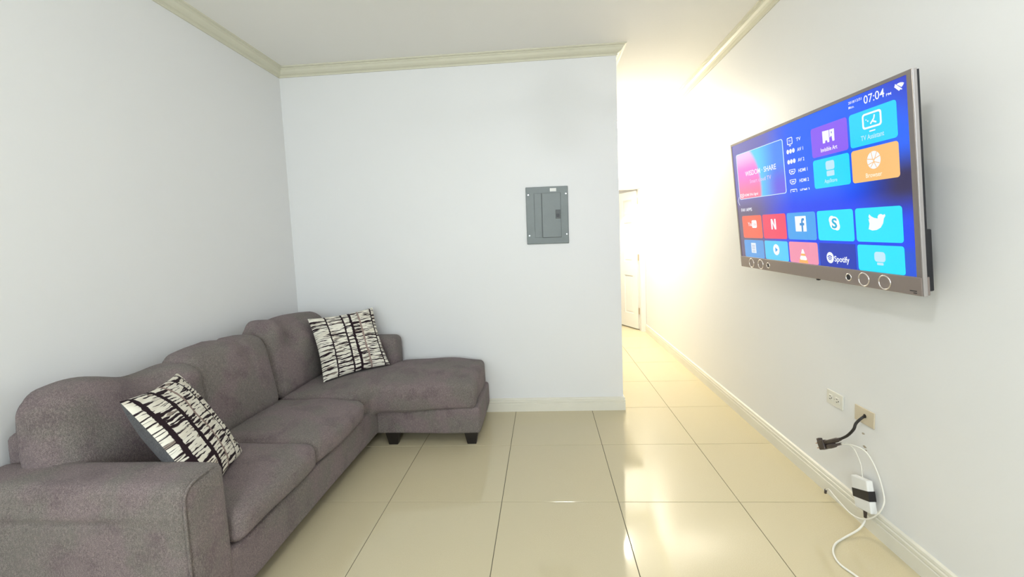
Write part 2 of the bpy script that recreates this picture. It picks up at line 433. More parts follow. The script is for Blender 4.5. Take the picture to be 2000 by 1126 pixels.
def seat_def(p, u):
    fx = sst(p.x, -.55, -.27)
    p.z -= .016*fx*(u[2]+1)/2
    return p
part('seat_cushion', soft_box(-.84, -.268, -.702, -.172, .288, .428, .042, (.018, .006, .028), (26, 24, 14), seat_def, .012, 6, 4))
part('seat_cushion', soft_box(-.84, -.272, -.168, .385, .284, .428, .042, (.018, .006, .03), (26, 24, 14), seat_def, .012, 7, 4))
def chaise_def(p, u):
    s = (p.y-0.0)
    near = .392 + .158*sst(p.x, -.36, -.27) + .05*sst(p.x, -.2, .37)
    far = .96 + .145*sst(p.x, -.31, -.24)
    p.y = near + s*(far-near)
    k = (u[2]+1)/2
    p.z += k*(.012*math.sin(3.2*(p.x+.3)) - .012*sst(p.x, .15, .4) - .030*(1-sst(s, 0, .40))*sst(p.x, -.4, -.1))
    return p
part('chaise_cushion', soft_box(-.84, .372, 0, 1, .250, .452, .034, (.012, .03, .03), (46, 24, 14), chaise_def, .012, 8, 4))

def back_def(top_front, lean, bumps, fwd0=0, fwd1=0):
    def f(p, u):
        h = (p.z-.42)/.48
        p.x += -lean*h + (fwd0*(1-u[1])/2 + fwd1*(1+u[1])/2)*max(0, h)
        if u[0] < 0: p.x = max(p.x, -1.0)
        for (yy, zz, ry, rz, amp) in bumps:
            g = math.exp(-((u[1]-yy)/ry)**2 - ((u[2]-zz)/rz)**2)
            if u[0] > 0: p.x += amp*g
            if u[2] > 0: p.z += amp*g*.6*u[2]
        return p
    return f
bd1 = back_def(0, .10, [(.74, .95, .30, .45, .034), (-.55, 1, .5, .4, .022), (.15, 1, .30, .4, -.026)], -.02, .035)
def slump(p, u):                         # its far end has sunk
    p = bd1(p, u); p.z -= .055*sst(u[1], -.6, .6)*max(0, (p.z-.42)/.45); return p
part('back_cushion', soft_box(-.985, -.785, -.765, -.135, .415, .865, .075, (.035, .012, .012), (14, 30, 26),
     slump, .012, 9, 4))
part('back_cushion', soft_box(-.975, -.765, -.205, .345, .405, .865, .065, (.03, .012, .012), (14, 28, 26),
     back_def(0, .09, [(.25, .7, .07, .5, -.022), (-.1, .8, .1, .3, .012), (.75, .9, .3, .3, -.01)]), .014, 10, 4))
part('back_cushion', soft_box(-.985, -.765, .345, 1.03, .415, .880, .07, (.035, .012, .02), (14, 30, 26),
     back_def(0, .09, [(-.75, .95, .22, .4, .035), (-.45, .6, .17, .4, -.045), (.1, .4, .5, .5, .02)]), .014, 11, 4))

def sofa_leg(x, y, w=.096, d=.06):
    bm = bmesh.new(); h = .092
    for a, s in ((h, 1.0), (0, .62)):
        for dx, dy in ((-1, -1), (1, -1), (1, 1), (-1, 1)): bm.verts.new((x+dx*w/2*s, y+dy*d/2*s, a))
    v = list(bm.verts); bm.faces.new(v[:4]); bm.faces.new(v[4:])
    for k in range(4): bm.faces.new((v[k], v[(k+1) % 4], v[4+(k+1) % 4], v[4+k]))
    part('leg', bm, 'leg', False)
for x, y in ((.335, .645), (-.205, .645), (.335, 1.07), (-.36, -.82), (-1.04, -.82), (-1.04, 1.07)): sofa_leg(x, y)

# ------------------------------------------------------------------ throw pillows
def pillow_material(name, lines, seed, rows=25):
    m = mat(name, (.80, .76, .66, 1), .9, spec=.15); t = m.node_tree; n = NT(m); b = t.nodes['Principled BSDF']
    uv = t.nodes.new('ShaderNodeUVMap'); sx = t.nodes.new('ShaderNodeSeparateXYZ'); t.links.new(uv.outputs[0], sx.inputs[0])
    u, v = sx.outputs[0], sx.outputs[1]
    dark = (.022, .012, .016, 1); taupe = (.28, .23, .19, 1); pale = (.80, .765, .66, 1)
    c = n.mix(n.smooth(n.noise(n.xyz(n.m('MULTIPLY', u, 3.0), n.m('MULTIPLY', v, 14.0), seed), 1.0, 3), .5, .62), pale, (.70, .655, .55, 1))
    colidx = 0.0
    for (u0, hw, amp, kind) in lines:
        colidx = n.m('ADD', colidx, n.m('GREATER_THAN', u, u0))
    def strokes(nrow, off, freq, thr, gain, colr, c):
        wob = n.noise(n.xyz(n.m('MULTIPLY', u, 9.0), n.m('MULTIPLY', v, 5.0), seed+off), 1.0, 2)
        V = n.m('ADD', n.m('ADD', n.m('MULTIPLY', v, float(nrow)), n.m('MULTIPLY', wob, nrow*.03)), n.m('MULTIPLY', colidx, .37))
        row = n.m('FLOOR', V); fr = n.m('ABSOLUTE', n.m('SUBTRACT', n.m('SUBTRACT', V, row), .5))
        k = n.noise(n.xyz(n.m('ADD', n.m('MULTIPLY', u, freq), n.m('MULTIPLY', colidx, 5.7)), n.m('MULTIPLY', row, 3.17), seed*1.7+off), 1.0, 2.5)
        wd = n.m('MULTIPLY', n.m('SUBTRACT', k, thr), gain)
        mask = n.smooth(n.m('SUBTRACT', wd, fr), -.03, .05)
        return n.mix(mask, c, colr)
    c = strokes(rows*.7, 11.3, 4.0, .56, 2.4, taupe, c)
    c = strokes(rows*.62, 3.1, 3.2, .43, 1.2, dark, c)
    c = strokes(rows*1.25, 23.7, 6.0, .45, 1.6, dark, c)
    for i, (u0, hw, amp, kind) in enumerate(lines):
        wob = n.m('MULTIPLY', n.m('SUBTRACT', n.noise(n.xyz(0.0, n.m('MULTIPLY', v, 7.0), seed+i*3.3), 1.0, 3), .5), amp)
        wn = n.noise(n.xyz(5.0, n.m('MULTIPLY', v, 26.0), seed+i*1.9), 1.0, 3)
        d = n.m('ABSOLUTE', n.m('SUBTRACT', n.m('ADD', u, wob), u0))
        lim = n.m('MULTIPLY', n.m('ADD', n.m('MULTIPLY', wn, 1.6), .25), hw)
        mask = n.smooth(n.m('SUBTRACT', lim, d), -.002, .003)
        c = n.mix(mask, c, dark if kind == 'k' else (.30, .22, .19, 1))
    t.links.new(c, b.inputs['Base Color'])
    tc = t.nodes.new('ShaderNodeNewGeometry').outputs['Position']
    bp = t.nodes.new('ShaderNodeBump'); bp.inputs['Strength'].default_value = .25; bp.inputs['Distance'].default_value = .002
    t.links.new(n.noise(tc, 350, 2), bp.inputs['Height']); t.links.new(bp.outputs['Normal'], b.inputs['Normal'])
    return m

def pillow(TL, TR, BL, front_mat, label, puff, back_puff, seed, bend=0.0):
    TL, TR, BL = Vector(TL), Vector(TR), Vector(BL)
    ex = (TR-TL).normalized(); ey = (TL-BL); ey = (ey-ex*ey.dot(ex)).normalized(); ez = ex.cross(ey); s = (TR-TL).length
    ctr = (TR+BL)/2
    root = tag(empty('throw_pillow', ctr), label, 'pillow', 'patterned throw pillows on the sofa')
    n = 36
    for name, sgn, pf, mm in (('printed_front', 1, puff, front_mat), ('plain_back', -1, back_puff, M['pillow_back'])):
        bm = bmesh.new(); uvl = bm.loops.layers.uv.new('UVMap'); V = []; UV = {}
        for j in range(n+1):
            row = []
            for i in range(n+1):
                a, b_ = -1+2*i/n, -1+2*j/n
                a, b_ = math.sin(a*math.pi/2)*.5+a*.5, math.sin(b_*math.pi/2)*.5+b_*.5
                x = a*(1-.075*(1-b_*b_)); y = b_*(1-.075*(1-a*a))
                z = pf*((1-a**4)*(1-b_**4))**.55 * (1-.25*(a*a+b_*b_)/2)
                z += .006*noise.noise(Vector((a*2.2, b_*2.2, seed+sgn)))*(1-a*a)*(1-b_*b_)
                # dents where the stuffing runs out towards the corners
                z *= 1-.10*math.exp(-((abs(a)-.75)/.2)**2-((abs(b_)-.75)/.2)**2)
                p = ex*(x*s/2) + ey*(y*s/2) + ez*(sgn*z + bend*(a*a-.3))
                vv = bm.verts.new(p); UV[vv] = ((a+1)/2, (b_+1)/2); row.append(vv)
            V.append(row)
        for j in range(n):
            for i in range(n):
                q = (V[j][i], V[j][i+1], V[j+1][i+1], V[j+1][i])
                f = bm.faces.new(q if sgn > 0 else q[::-1]); f.smooth = True
                for l in f.loops: l[uvl].uv = UV[l.vert]
        me = bpy.data.meshes.new(name); bm.to_mesh(me); bm.free()
        link_mesh(name, me, mm, root)
    return root
mA = pillow_material('brushstroke_print_a', [(.215, .010, .02, 'k'), (.455, .013, .02, 'k'), (.575, .019, .02, 'k'), (.715, .014, .02, 't'), (.93, .010, .02, 'k')], 2.0, 27)
mB = pillow_material('brushstroke_print_b', [(.075, .022, .02, 'k'), (.315, .026, .03, 'k'), (.50, .016, .03, 't'), (.72, .010, .02, 'k'), (.90, .012, .02, 'k')], 9.0, 25)
pillow((-.795, .715, .866), (-.459, 1.028, .888), (-.632, .569, .461), mA,
       'cream throw pillow with black brushstroke print leaning upright on the chaise end', .055, .07, 1.0)
pillow((-.577, -.784, .864), (-.762, -.364, .831), (-.36, -.719, .464), mB,
       'cream throw pillow with black brushstroke print and grey back, slumped against the armrest', .055, .075, 5.0)

# ------------------------------------------------------------------ television
M['tv_frame'] = mat('brown_grey_metal', (.27, .235, .225, 1), .35, metal=.6)
M['tv_silver'] = mat('silver_edge', (.55, .52, .52, 1), .3, metal=.9)
M['tv_black'] = mat('black_plastic', (.012, .012, .016, 1), .4)
M['tv_bar'] = mat('taupe_brushed_metal', (.30, .25, .23, 1), .38, metal=.5, bump=(300, .1, .001))
M['ring'] = mat('polished_chrome', (.85, .80, .78, 1), .15, metal=1)
TVC = Vector((2.115, .073, 1.496)); TU = Vector((.031, -.999, -.025)).normalized()
TV_ = Vector((-.106, -.028, .994)); TV_ = (TV_-TU*TV_.dot(TU)).normalized(); TN = TU.cross(TV_)
tv = tag(empty('television'), 'large flat television with a lit blue menu screen, mounted tilted on the white wall', 'television')
tv.matrix_world = Matrix(((TU.x, TV_.x, TN.x, TVC.x), (TU.y, TV_.y, TN.y, TVC.y), (TU.z, TV_.z, TN.z, TVC.z), (0, 0, 0, 1)))
W2, H2 = .6255, .3835
SX0, SX1, SY0, SY1 = -.614, .600, -.317, .371
bm = bmesh.new()
add_box(bm, -W2, W2-.006, SY1, H2, -.012, .003); add_box(bm, -W2, SX0, SY0, SY1, -.012, .003); add_box(bm, SX1, W2-.006, SY0, SY1, -.012, .003)
from_bm('bezel', bm, M['tv_frame'], tv)
box('edge_trim', M['tv_silver'], W2-.005, W2, -H2, H2, -.010, .004, tv, .0015)
box('speaker_bar', M['tv_bar'], -W2, W2-.006, -H2, SY0, -.024, .006, tv, .003)
box('back_cover', M['tv_black'], -W2+.004, W2-.006, SY0, H2-.004, -.022, -.012, tv)
box('rear_housing', M['tv_black'], -.56, .604, -.374, -.155, -.052, -.022, tv, .004)
# screen glass: lit background picture, with reflection painted into the greyed left side
sm = mat('lit_screen', (.01, .01, .015, 1), .12, spec=.5); t = sm.node_tree; n = NT(sm); b = t.nodes['Principled BSDF']
tc = t.nodes.new('ShaderNodeTexCoord'); sx = t.nodes.new('ShaderNodeSeparateXYZ'); t.links.new(tc.outputs['Object'], sx.inputs[0])
X, Y = sx.outputs[0], sx.outputs[1]
nz = n.noise(tc.outputs['Object'], 4.0, 2)
c = n.mix(n.smooth(n.m('ADD', X, n.m('MULTIPLY', nz, .2)), -.30, .12), lin('#6a68b4'), lin('#1262fb'))
c = n.mix(n.smooth(Y, .08, -.06), c, n.mix(n.smooth(X, -.45, -.05), lin('#675a78'), lin('#0640f0')))
c = n.mix(n.smooth(n.m('ADD', n.m('MULTIPLY', X, .55), Y), .50, .72), c, lin('#2b3cc4'))
dk = n.m('MULTIPLY', n.smooth(X, .30, .56), n.smooth(n.m('ABSOLUTE', n.m('SUBTRACT', Y, .02)), .15, .02))
c = n.mix(dk, c, lin('#2a2050'))
c = n.mix(n.m('MULTIPLY', n.smooth(Y, -.20, -.24), n.smooth(X, -.2, .05)), c, lin('#1450d8'))
t.links.new(c, b.inputs['Emission Color']); b.inputs['Emission Strength'].default_value = 1.0
screen = box('screen', sm, SX0, SX1, SY0, SY1, -.012, 0, tv)

def glow(name, color, es=1.0): return mat(name, (.02, .02, .02, 1), .15, emis=color, es=es, spec=.3)
white = glow('lit_white', '#f2f6ff'); soft = glow('lit_soft_white', '#bfe6f5')
def flat(name, polys, m, z):
    bm = bmesh.new()
    for P in polys: bm.faces.new([bm.verts.new((x, y, z)) for x, y in P])
    for f in bm.faces:
        if f.normal.z < 0: f.normal_flip()
    bmesh.ops.triangulate(bm, faces=bm.faces)
    me = bpy.data.meshes.new(name); bm.to_mesh(me); bm.free()
    return link_mesh(name, me, m, screen)
def rrect(x0, x1, y0, y1, r, n=5, br=True):
    P = []
    for cx, cy, a in ((x1-r, y1-r, 0), (x0+r, y1-r, 90), (x0+r, y0+r, 180), (x1-r, y0+r, 270)):
        rr = r
        for k in range(n+1):
            th = math.radians(a+90*k/n); P.append((cx+rr*math.cos(th), cy+rr*math.sin(th)))
    return P
def ell(cx, cy, rx, ry, n=24): return [(cx+rx*math.cos(2*math.pi*k/n), cy+ry*math.sin(2*math.pi*k/n)) for k in range(n)]
def ring_polys(P, Q): return [[P[k], P[(k+1) % len(P)], Q[(k+1) % len(Q)], Q[k]] for k in range(len(P))]
def stroke(pts, w):
    out = []
    for (x0, y0), (x1, y1) in zip(pts, pts[1:]):
        d = Vector((x1-x0, y1-y0)); d.normalize(); nx, ny = -d.y*w/2, d.x*w/2
        out.append([(x0+nx, y0+ny), (x0-nx, y0-ny), (x1-nx, y1-ny), (x1+nx, y1+ny)])
    return out
def arc(cx, cy, rx, ry, a0, a1, n=12): return [(cx+rx*math.cos(math.radians(a0+(a1-a0)*k/n)), cy+ry*math.sin(math.radians(a0+(a1-a0)*k/n))) for k in range(n+1)]
def text(s, x0, x1, y, h, m, z=.0012, name='screen_text', weight=0.0, clip_y=None):
    """writing that spans x0..x1 with its base line at y and capitals h high"""
    cu = bpy.data.curves.new('writing', 'FONT'); cu.body = s; cu.resolution_u = 3; cu.offset = weight
    o = bpy.data.objects.new('writing', cu); col.objects.link(o)
    dg = bpy.context.evaluated_depsgraph_get()
    me = bpy.data.meshes.new_from_object(o.evaluated_get(dg)); bpy.data.objects.remove(o)
    xs = [v.co.x for v in me.vertices]; a, b_ = min(xs), max(xs); sx = (x1-x0)/(b_-a); sy = h/.729
    for v in me.vertices: v.co = ((v.co.x-a)*sx+x0, v.co.y*sy+y, z)
    if clip_y is not None:
        bm = bmesh.new(); bm.from_mesh(me)
        bmesh.ops.bisect_plane(bm, geom=bm.verts[:]+bm.edges[:]+bm.faces[:], plane_co=(0, clip_y, 0), plane_no=(0, -1, 0), clear_outer=True)
        bm.to_mesh(me); bm.free()
    me.name = name
    return link_mesh(name, me, m, screen)

Z1, Z2, Z3 = .0005, .0010, .0015
# featured card
cm = mat('card_picture', (.02, .02, .02, 1), .15, spec=.3); t = cm.node_tree; n = NT(cm); b = t.nodes['Principled BSDF']
tc = t.nodes.new('ShaderNodeTexCoord'); sx = t.nodes.new('ShaderNodeSeparateXYZ'); t.links.new(tc.outputs['Object'], sx.inputs[0])
X, Y = sx.outputs[0], sx.outputs[1]
pink = n.mix(n.smooth(Y, .30, .20), lin('#f2c6f0'), n.mix(n.smooth(Y, .20, .05), lin('#f77fd8'), lin('#f9829f')))
blue = n.mix(n.smooth(X, -.36, -.16), lin('#5fd0fb'), n.mix(n.smooth(Y, .22, .08), lin('#4a8bf5'), lin('#6f66e8')))
edge = n.m('SUBTRACT', n.m('SQRT', n.m('ADD', n.m('POWER', n.m('ADD', X, .62), 2.0), n.m('POWER', n.m('SUBTRACT', Y, .10), 2.0))), .285)
c = n.mix(n.smooth(edge, -.010, .025), pink, blue)
t.links.new(c, b.inputs['Emission Color']); b.inputs['Emission Strength'].default_value = 1.0
card = rrect(-.575, -.099, .038, .311, .014)
flat('feature_card', [card], cm, Z1)
flat('card_outline', ring_polys(rrect(-.575, -.099, .038, .311, .014), rrect(-.569, -.105, .0415, .3075, .011)), glow('outline_white', '#cfeaff'), Z2)
text('WISDOM · SHARE', -.483, -.172, .171, .029, white, weight=.012)
text('Smart cloud TV', -.439, -.223, .126, .022, glow('card_soft', '#e6c9f2'))
text('HDMI 3/No Signal', -.512, -.364, .054, .015, white, weight=.015)
def hdmi_icon(x, y, s, clip=None):
    P = [(x-s, y+s*.45), (x+s, y+s*.45), (x+s, y-s*.1), (x+s*.55, y-s*.55), (x-s*.55, y-s*.55), (x-s, y-s*.1)]
    Q = [(x+(a-x)*.78, y+(b_-y)*.72) for a, b_ in P]
    flat('input_icon', ring_polys(P, Q) + [[(x-s*.5, y+s*.1), (x+s*.5, y+s*.1), (x+s*.4, y-s*.15), (x-s*.4, y-s*.15)]], white, Z2)
hdmi_icon(-.542, .061, .022)
flat('input_icon', ring_polys(rrect(-.064, -.022, .270, .304, .006), rrect(-.059, -.027, .274, .300, .003)) + [rrect(-.050, -.036, .262, .267, .002)], white, Z2)
text('TV', -.052, -.034, .281, .012, white, weight=.01)
for y in (.2376, .1878):
    flat('input_icon', [ell(-.042+dx, y, .010, .011) for dx in (-.022, 0, .022)], white, Z2)
for y in (.1389, .0898): hdmi_icon(-.042, y, .024)
flat('input_icon', stroke([(-.066, .037), (-.066, .051), (-.018, .051), (-.018, .037)], .004) + stroke([(-.052, .042), (-.032, .042)], .004), white, Z2)
for s, x0, x1, y in (('TV', .007, .040, .276), ('AV 1', .008, .052, .228), ('AV 2', .008, .055, .179), ('HDMI 1', .006, .072, .129), ('HDMI 2', .008, .076, .081)):
    text(s, x0, x1, y, .016, white, weight=.018)
text('HDMI 3', .008, .076, .034, .016, white, weight=.018, clip_y=.040)
flat('back_arrow', stroke([(-.580, .0556), (-.598, .0308), (-.580, .003)], .0035), white, Z2)
text('FAV APPS', -.569, -.445, -.036, .020, white, weight=.012)
text('07:04', .417, .509, .328, .031, white, weight=.006)
text('PM', .5165, .537, .3265, .009, white, weight=.01); text('2018/12/31', .341, .407, .348, .010, white, weight=.01); text('Mon.', .341, .370, .330, .010, white, weight=.01)
# no-network sign: a fan crossed by a slash
def tvp(u, v):
    """place on the screen plane (right, up) that the photograph shows at a pixel"""
    d = FWD + RIGHT*((u-1000-PX)/F_PX) - UP*((v-563-PY)/F_PX)
    p = CAM + d*((TVC-CAM).dot(TN)/d.dot(TN)) - TVC
    return (p.dot(TU), p.dot(TV_))
def shot(ox, oy, k, P): return [tvp(ox+x/k, oy+y/k) for x, y in P]
flat('network_icon', [shot(1650, 150, 14.286, [(1450, 208), (1500, 172), (1560, 150), (1620, 146), (1660, 160), (1640, 215), (1590, 283)])], white, Z2)
flat('network_icon', [shot(1650, 150, 14.286, [(1405, 205), (1425, 205), (1612, 328), (1600, 352), (1558, 345), (1520, 392), (1380, 288), (1398, 262)])], white, Z2)
# app tiles
TX = [-.570, -.3435, -.117, .1105, .338]; TW = .2165
def app_tile(cidx, y0, y1, colr, r=.012, es=1.0):
    return flat('app_tile', [rrect(TX[cidx], TX[cidx]+TW, y0, y1, r)], glow('tile_'+colr[1:], colr, es), Z1)
app_tile(3, .176, .3055, '#8b5cf0'); app_tile(4, .176, .3055, '#22d3f6'); app_tile(3, .0375, .1645, '#1cd8f6'); app_tile(4, .0375, .1645, '#f6c078')
for k, colr in enumerate(('#f2705c', '#f0506e', '#4aa3ec', '#1ce0fb', '#1ce0fb')): app_tile(k, -.1985, -.0635, colr)  # left tiles have the reflection's wash mixed into their colours
for k, colr in enumerate(('#5f9fe0', '#58cbf8', '#ee94ae', '#1838b4', '#1ce0fb')): app_tile(k, SY0+.0004, -.2105, colr, .0104 if k != 3 else .002)
text('Invisible Art', .168, .267, .193, .018, glow('art_text', '#f4eeff'), weight=.02); text('TV Assistant', .393, .499, .195, .019, soft, weight=.012)
text('AppStore', .177, .254, .0575, .017, soft, weight=.012); text('Browser', .405, .480, .052, .018, glow('browser_text', '#fff2da'), weight=.01)
# tile pictures
flat('app_icon', [shot(1580, 230, 8.044, P) for P in ([(208, 215), (312, 188), (325, 375), (296, 385), (285, 350), (262, 356), (258, 396), (222, 404)],
                  [(320, 186), (395, 162), (405, 352), (372, 362), (358, 282), (342, 286), (338, 304), (328, 304)])], white, Z2)
flat('app_icon', [shot(1580, 230, 8.044, [(350, 212), (362, 208), (364, 238), (352, 242)])], glow('tile_purple_dark', '#6a4fd0'), Z3)
flat('app_icon', ring_polys(rrect(.403, .492, .234, .292, .012), rrect(.411, .484, .241, .285, .007)) + [rrect(.434, .462, .221, .2255, .002)], white, Z2)
flat('app_icon', stroke([(.441, .249), (.458, .266), (.461, .279)], .006) + stroke([(.450, .258), (.468, .250)], .006) + [ell(.430, .262, .003, .003, 8), ell(.422, .268, .0025, .0025, 8)], white, Z2)
flat('app_icon', [rrect(.191, .243, .112, .150, .010), rrect(.194, .240, .085, .108, .004)], soft, Z2)
gl = glow('globe_lines', '#f6c078')
flat('app_icon', [ell(.446, .1147, .031, .033, 32)], white, Z2)
flat('app_icon', stroke([(.417, .122), (.446, .117), (.476, .127)], .003) + stroke([(.430, .088), (.446, .107), (.462, .143)], .003) + stroke([(.418, .100), (.448, .108), (.472, .100)], .003) + stroke([(.436, .146), (.442, .118), (.458, .085)], .003), gl, Z3)
# row of favourites
text('You', -.504, -.459, -.126, .024, white, weight=.015)
flat('app_icon', [rrect(-.462, -.408, -.138, -.092, .010)], white, Z2); text('Tube', -.457, -.413, -.124, .020, glow('tile_text_red', '#f2a08e'), z=Z3)
flat('app_icon', [[(-.262, -.147), (-.262, -.090), (-.248, -.090), (-.230, -.126), (-.230, -.090), (-.216, -.090), (-.216, -.147), (-.230, -.147), (-.248, -.112), (-.248, -.147)]], white, Z2)
flat('app_icon', [rrect(-.051, .032, -.158, -.082, .003)], white, Z2)
fbm = glow('tile_letter_blue', '#3f8fd0')
flat('app_icon', [[(-.004, -.158), (-.004, -.128), (-.016, -.128), (-.016, -.116), (-.004, -.116), (-.004, -.109), (-.002, -.099), (.004, -.093), (.018, -.093), (.018, -.104), (.009, -.105), (.008, -.109), (.008, -.116), (.018, -.116), (.017, -.128), (.008, -.128), (.008, -.158)]], fbm, Z3)
flat('app_icon', [ell(.2184, -.1205, .029, .029, 28), ell(.205, -.106, .018, .018), ell(.232, -.135, .018, .018)][:1], white, Z2)
flat('app_icon', [ell(.2045, -.1065, .0185, .0185)], white, Z2+.00005); flat('app_icon', [ell(.2325, -.1345, .0185, .0185)], white, Z2+.0001)
text('S', .203, .235, -.1415, .043, glow('tile_letter_cyan', '#18b4d8'), z=Z3, weight=.03)
bird = [(.407, -.133), (.418, -.131), (.428, -.135), (.420, -.138), (.416, -.146), (.424, -.145), (.415, -.150), (.411, -.160)]
flat('app_icon', [[(.402, -.148), (.419, -.153), (.440, -.151), (.459, -.142), (.471, -.126), (.476, -.107), (.483, -.098), (.476, -.099), (.481, -.091), (.473, -.094), (.464, -.090), (.454, -.092), (.448, -.099), (.448, -.107),
                   (.431, -.104), (.417, -.097), (.409, -.089), (.405, -.099), (.410, -.110), (.404, -.108), (.406, -.118), (.414, -.125), (.408, -.125), (.412, -.133), (.421, -.138), (.413, -.145)]], white, Z2)
flat('app_icon', [rrect(-.491, -.438, -.289, -.228, .002)], glow('doc_white', '#dfe9f8'), Z2)
flat('app_icon', [[(-.482, y), (-.447, y), (-.447, y-.004), (-.482, y-.004)] for y in (-.240, -.247, -.255, -.262, -.272, -.279)], glow('doc_grey', '#b4bfd2'), Z3)
flat('app_icon', [ell(-.233, -.2586, .029, .0305, 30)], white, Z2); flat('app_icon', [[(-.241, -.2455), (-.241, -.272), (-.219, -.2586)]], glow('play_blue', '#3aa0e6'), Z3)
flat('app_icon', [[(-.0145, -.246), (-.006, -.246), (.004, -.268), (-.024, -.268)], [(-.029, -.279), (.009, -.279), (.017, -.293), (.012, -.300), (-.031, -.300), (-.036, -.293)]], white, Z2)
flat('app_icon', [[(-.024, -.268), (.004, -.268), (.009, -.279), (-.029, -.279)], [(-.037, -.295), (.018, -.295), (.026, -.3155), (-.045, -.3155)]], glow('cone_orange', '#f7b264'), Z2-.0002)
flat('app_icon', [ell(.1775, -.2757, .0225, .0255, 28)], white, Z2)
flat('app_icon', stroke(arc(.1765, -.2975, .022, .030, 55, 128), .0045) + stroke(arc(.1765, -.3010, .018, .025, 55, 126), .004) + stroke(arc(.1765, -.3040, .014, .021, 55, 124), .0035), glow('tile_dark_blue', '#1838b4'), Z3)
text('Spotify', .203, .291, -.291, .026, white, weight=.02)
flat('app_icon', [rrect(.421, .472, -.275, -.236, .012), rrect(.432, .462, -.288, -.278, .003)], soft, Z2)
# rings of the speakers, sensor and the small print on the bar
def chrome_ring(x, y, R, r, z=.006):
    bm = bmesh.new(); N = 32; rings = []
    for k in range(N):
        a = 2*math.pi*k/N; rings.append([bm.verts.new((x+(R+r*math.cos(b_))*math.cos(a), y+(R+r*math.cos(b_))*math.sin(a), z+r*math.sin(b_))) for b_ in [2*math.pi*q/8 for q in range(8)]])
    for k in range(N):
        a, c_ = rings[k], rings[(k+1) % N]
        for q in range(8): bm.faces.new((a[q], a[(q+1) % 8], c_[(q+1) % 8], c_[q]))
    return from_bm('speaker_ring', bm, M['ring'], tv, True)
for x in (-.4945, -.3945, .3675, .4675): chrome_ring(x, -.352, .0265, .0028)
for x in (-.3155, .2865):
    chrome_ring(x, -.352, .0145, .0028)
    bm = bmesh.new(); add_tube(bm, [(x, -.352, .004), (x, -.352, .0068)], .0125, 20); from_bm('tweeter', bm, M['tv_black'], tv)
box('sensor', M['tv_black'], .070, .085, -.392, -.3835, -.012, .000, tv, .002)
for k, (a, b_) in enumerate(((.574, .601), (.588, .601))):
    box('printed_mark', M['tv_black'], a, b_, -.369-.007*k, -.366-.007*k, .0055, .0065, tv)
# wall bracket
inv = tv.matrix_world.inverted()
bm = bmesh.new(); add_box(bm, XR-.02, XR, -.22, .36, 1.40, 1.62)
bmesh.ops.transform(bm, matrix=inv, verts=bm.verts)
add_box(bm, -.22, -.18, -.15, .15, -.135, -.02); add_box(bm, .18, .22, -.15, .15, -.135, -.02)
from_bm('wall_bracket', bm, M['tv_black'], tv)

# ------------------------------------------------------------------ breaker panel
M['panel'] = mat('grey_green_enamel', (.185, .21, .205, 1), .45, metal=.1, vary=(14, .15))
M['panel_dark'] = mat('dark_grey_plastic', (.09, .10, .10, 1), .5)
M['screw'] = mat('bright_steel', (.75, .78, .78, 1), .25, metal=1)
M['sticker'] = mat('white_sticker', (.78, .78, .74, 1), .5)
PO = Vector((.90, YB, 1.535))
pan = tag(empty('breaker_panel', PO), 'grey metal electrical breaker panel set in the white wall', 'electrical panel')
def pp(name, m, x0, x1, z0, z1, y0, y1, bevel=0.0, parent=pan): return box(name, M[m], x0, x1, y0, y1, z0, z1, parent, bevel)
# coordinates relative to the panel centre, y = 0 on the wall, negative into the room
pan.rotation_euler = (0, math.radians(.35), 0)
pp('cover', 'panel', -.160, .160, -.216, .216, -.014, .0, .004)
pp('filler_strip', 'panel', -.096, -.043, -.166, .166, -.0165, -.012, .001)
bm = bmesh.new()
add_box(bm, -.0410, -.0380, -.0225, -.013, -.169, .169); add_box(bm, -.041, .104, -.0180, -.013, -.1695, -.167); add_box(bm, .103, .1045, -.0150, -.013, -.166, .168)
add_box(bm, -.098, -.0965, -.0170, -.013, -.120, .166); add_box(bm, -.098, .104, -.0160, -.013, .166, .168)
from_bm('door_shade_lines', bm, M['panel_dark'], pan)  # dark strips put in for the shade lines round the raised door
dr = pp('panel_door', 'panel', -.038, .103, -.167, .167, -.022, -.012, .002)
lt = pp('latch_plate', 'panel_dark', .062, .100, -.028, .040, -.0235, -.020, .002, dr)
pp('latch', 'tv_black', .070, .090, -.014, .008, -.026, -.023, .001, dr)
pp('sticker', 'sticker', .024, .072, .178, .203, -.0145, -.0135)
for x, z in ((-.140, -.150), (.144, -.146), (.144, .158), (-.140, .158)):
    bm = bmesh.new(); add_tube(bm, [(x, -.0135, z), (x, -.017, z)], [.0055, .0045], 12); from_bm('screw', bm, M['screw'], pan)

# ------------------------------------------------------------------ outlets, cables and adapter on the right wall
M['plate'] = mat('ivory_plastic', (.74, .72, .64, 1), .35)
M['plate_tan'] = mat('tan_plastic', (.62, .54, .40, 1), .45)
M['slot'] = mat('dark_slot', (.03, .025, .02, 1), .7)
M['black_cable'] = mat('black_cable_rubber', (.014, .011, .010, 1), .45)
M['brown_plastic'] = mat('dark_brown_plastic', (.055, .040, .035, 1), .4)
M['white_cable'] = mat('white_cable_vinyl', (.82, .80, .72, 1), .4)
M['white_plastic'] = mat('white_adapter_plastic', (.82, .82, .80, 1), .35)
M['tape'] = mat('black_tape', (.012, .010, .012, 1), .45)
OUT = Vector((XR, .045, .505))
out = tag(empty('wall_outlet', OUT), 'ivory double socket outlet set sideways in the wall under the television', 'outlet')
box('cover_plate', M['plate'], XR-.007, XR, OUT.y-.057, OUT.y+.057, OUT.z-.036, OUT.z+.036, out, .003, OUT)
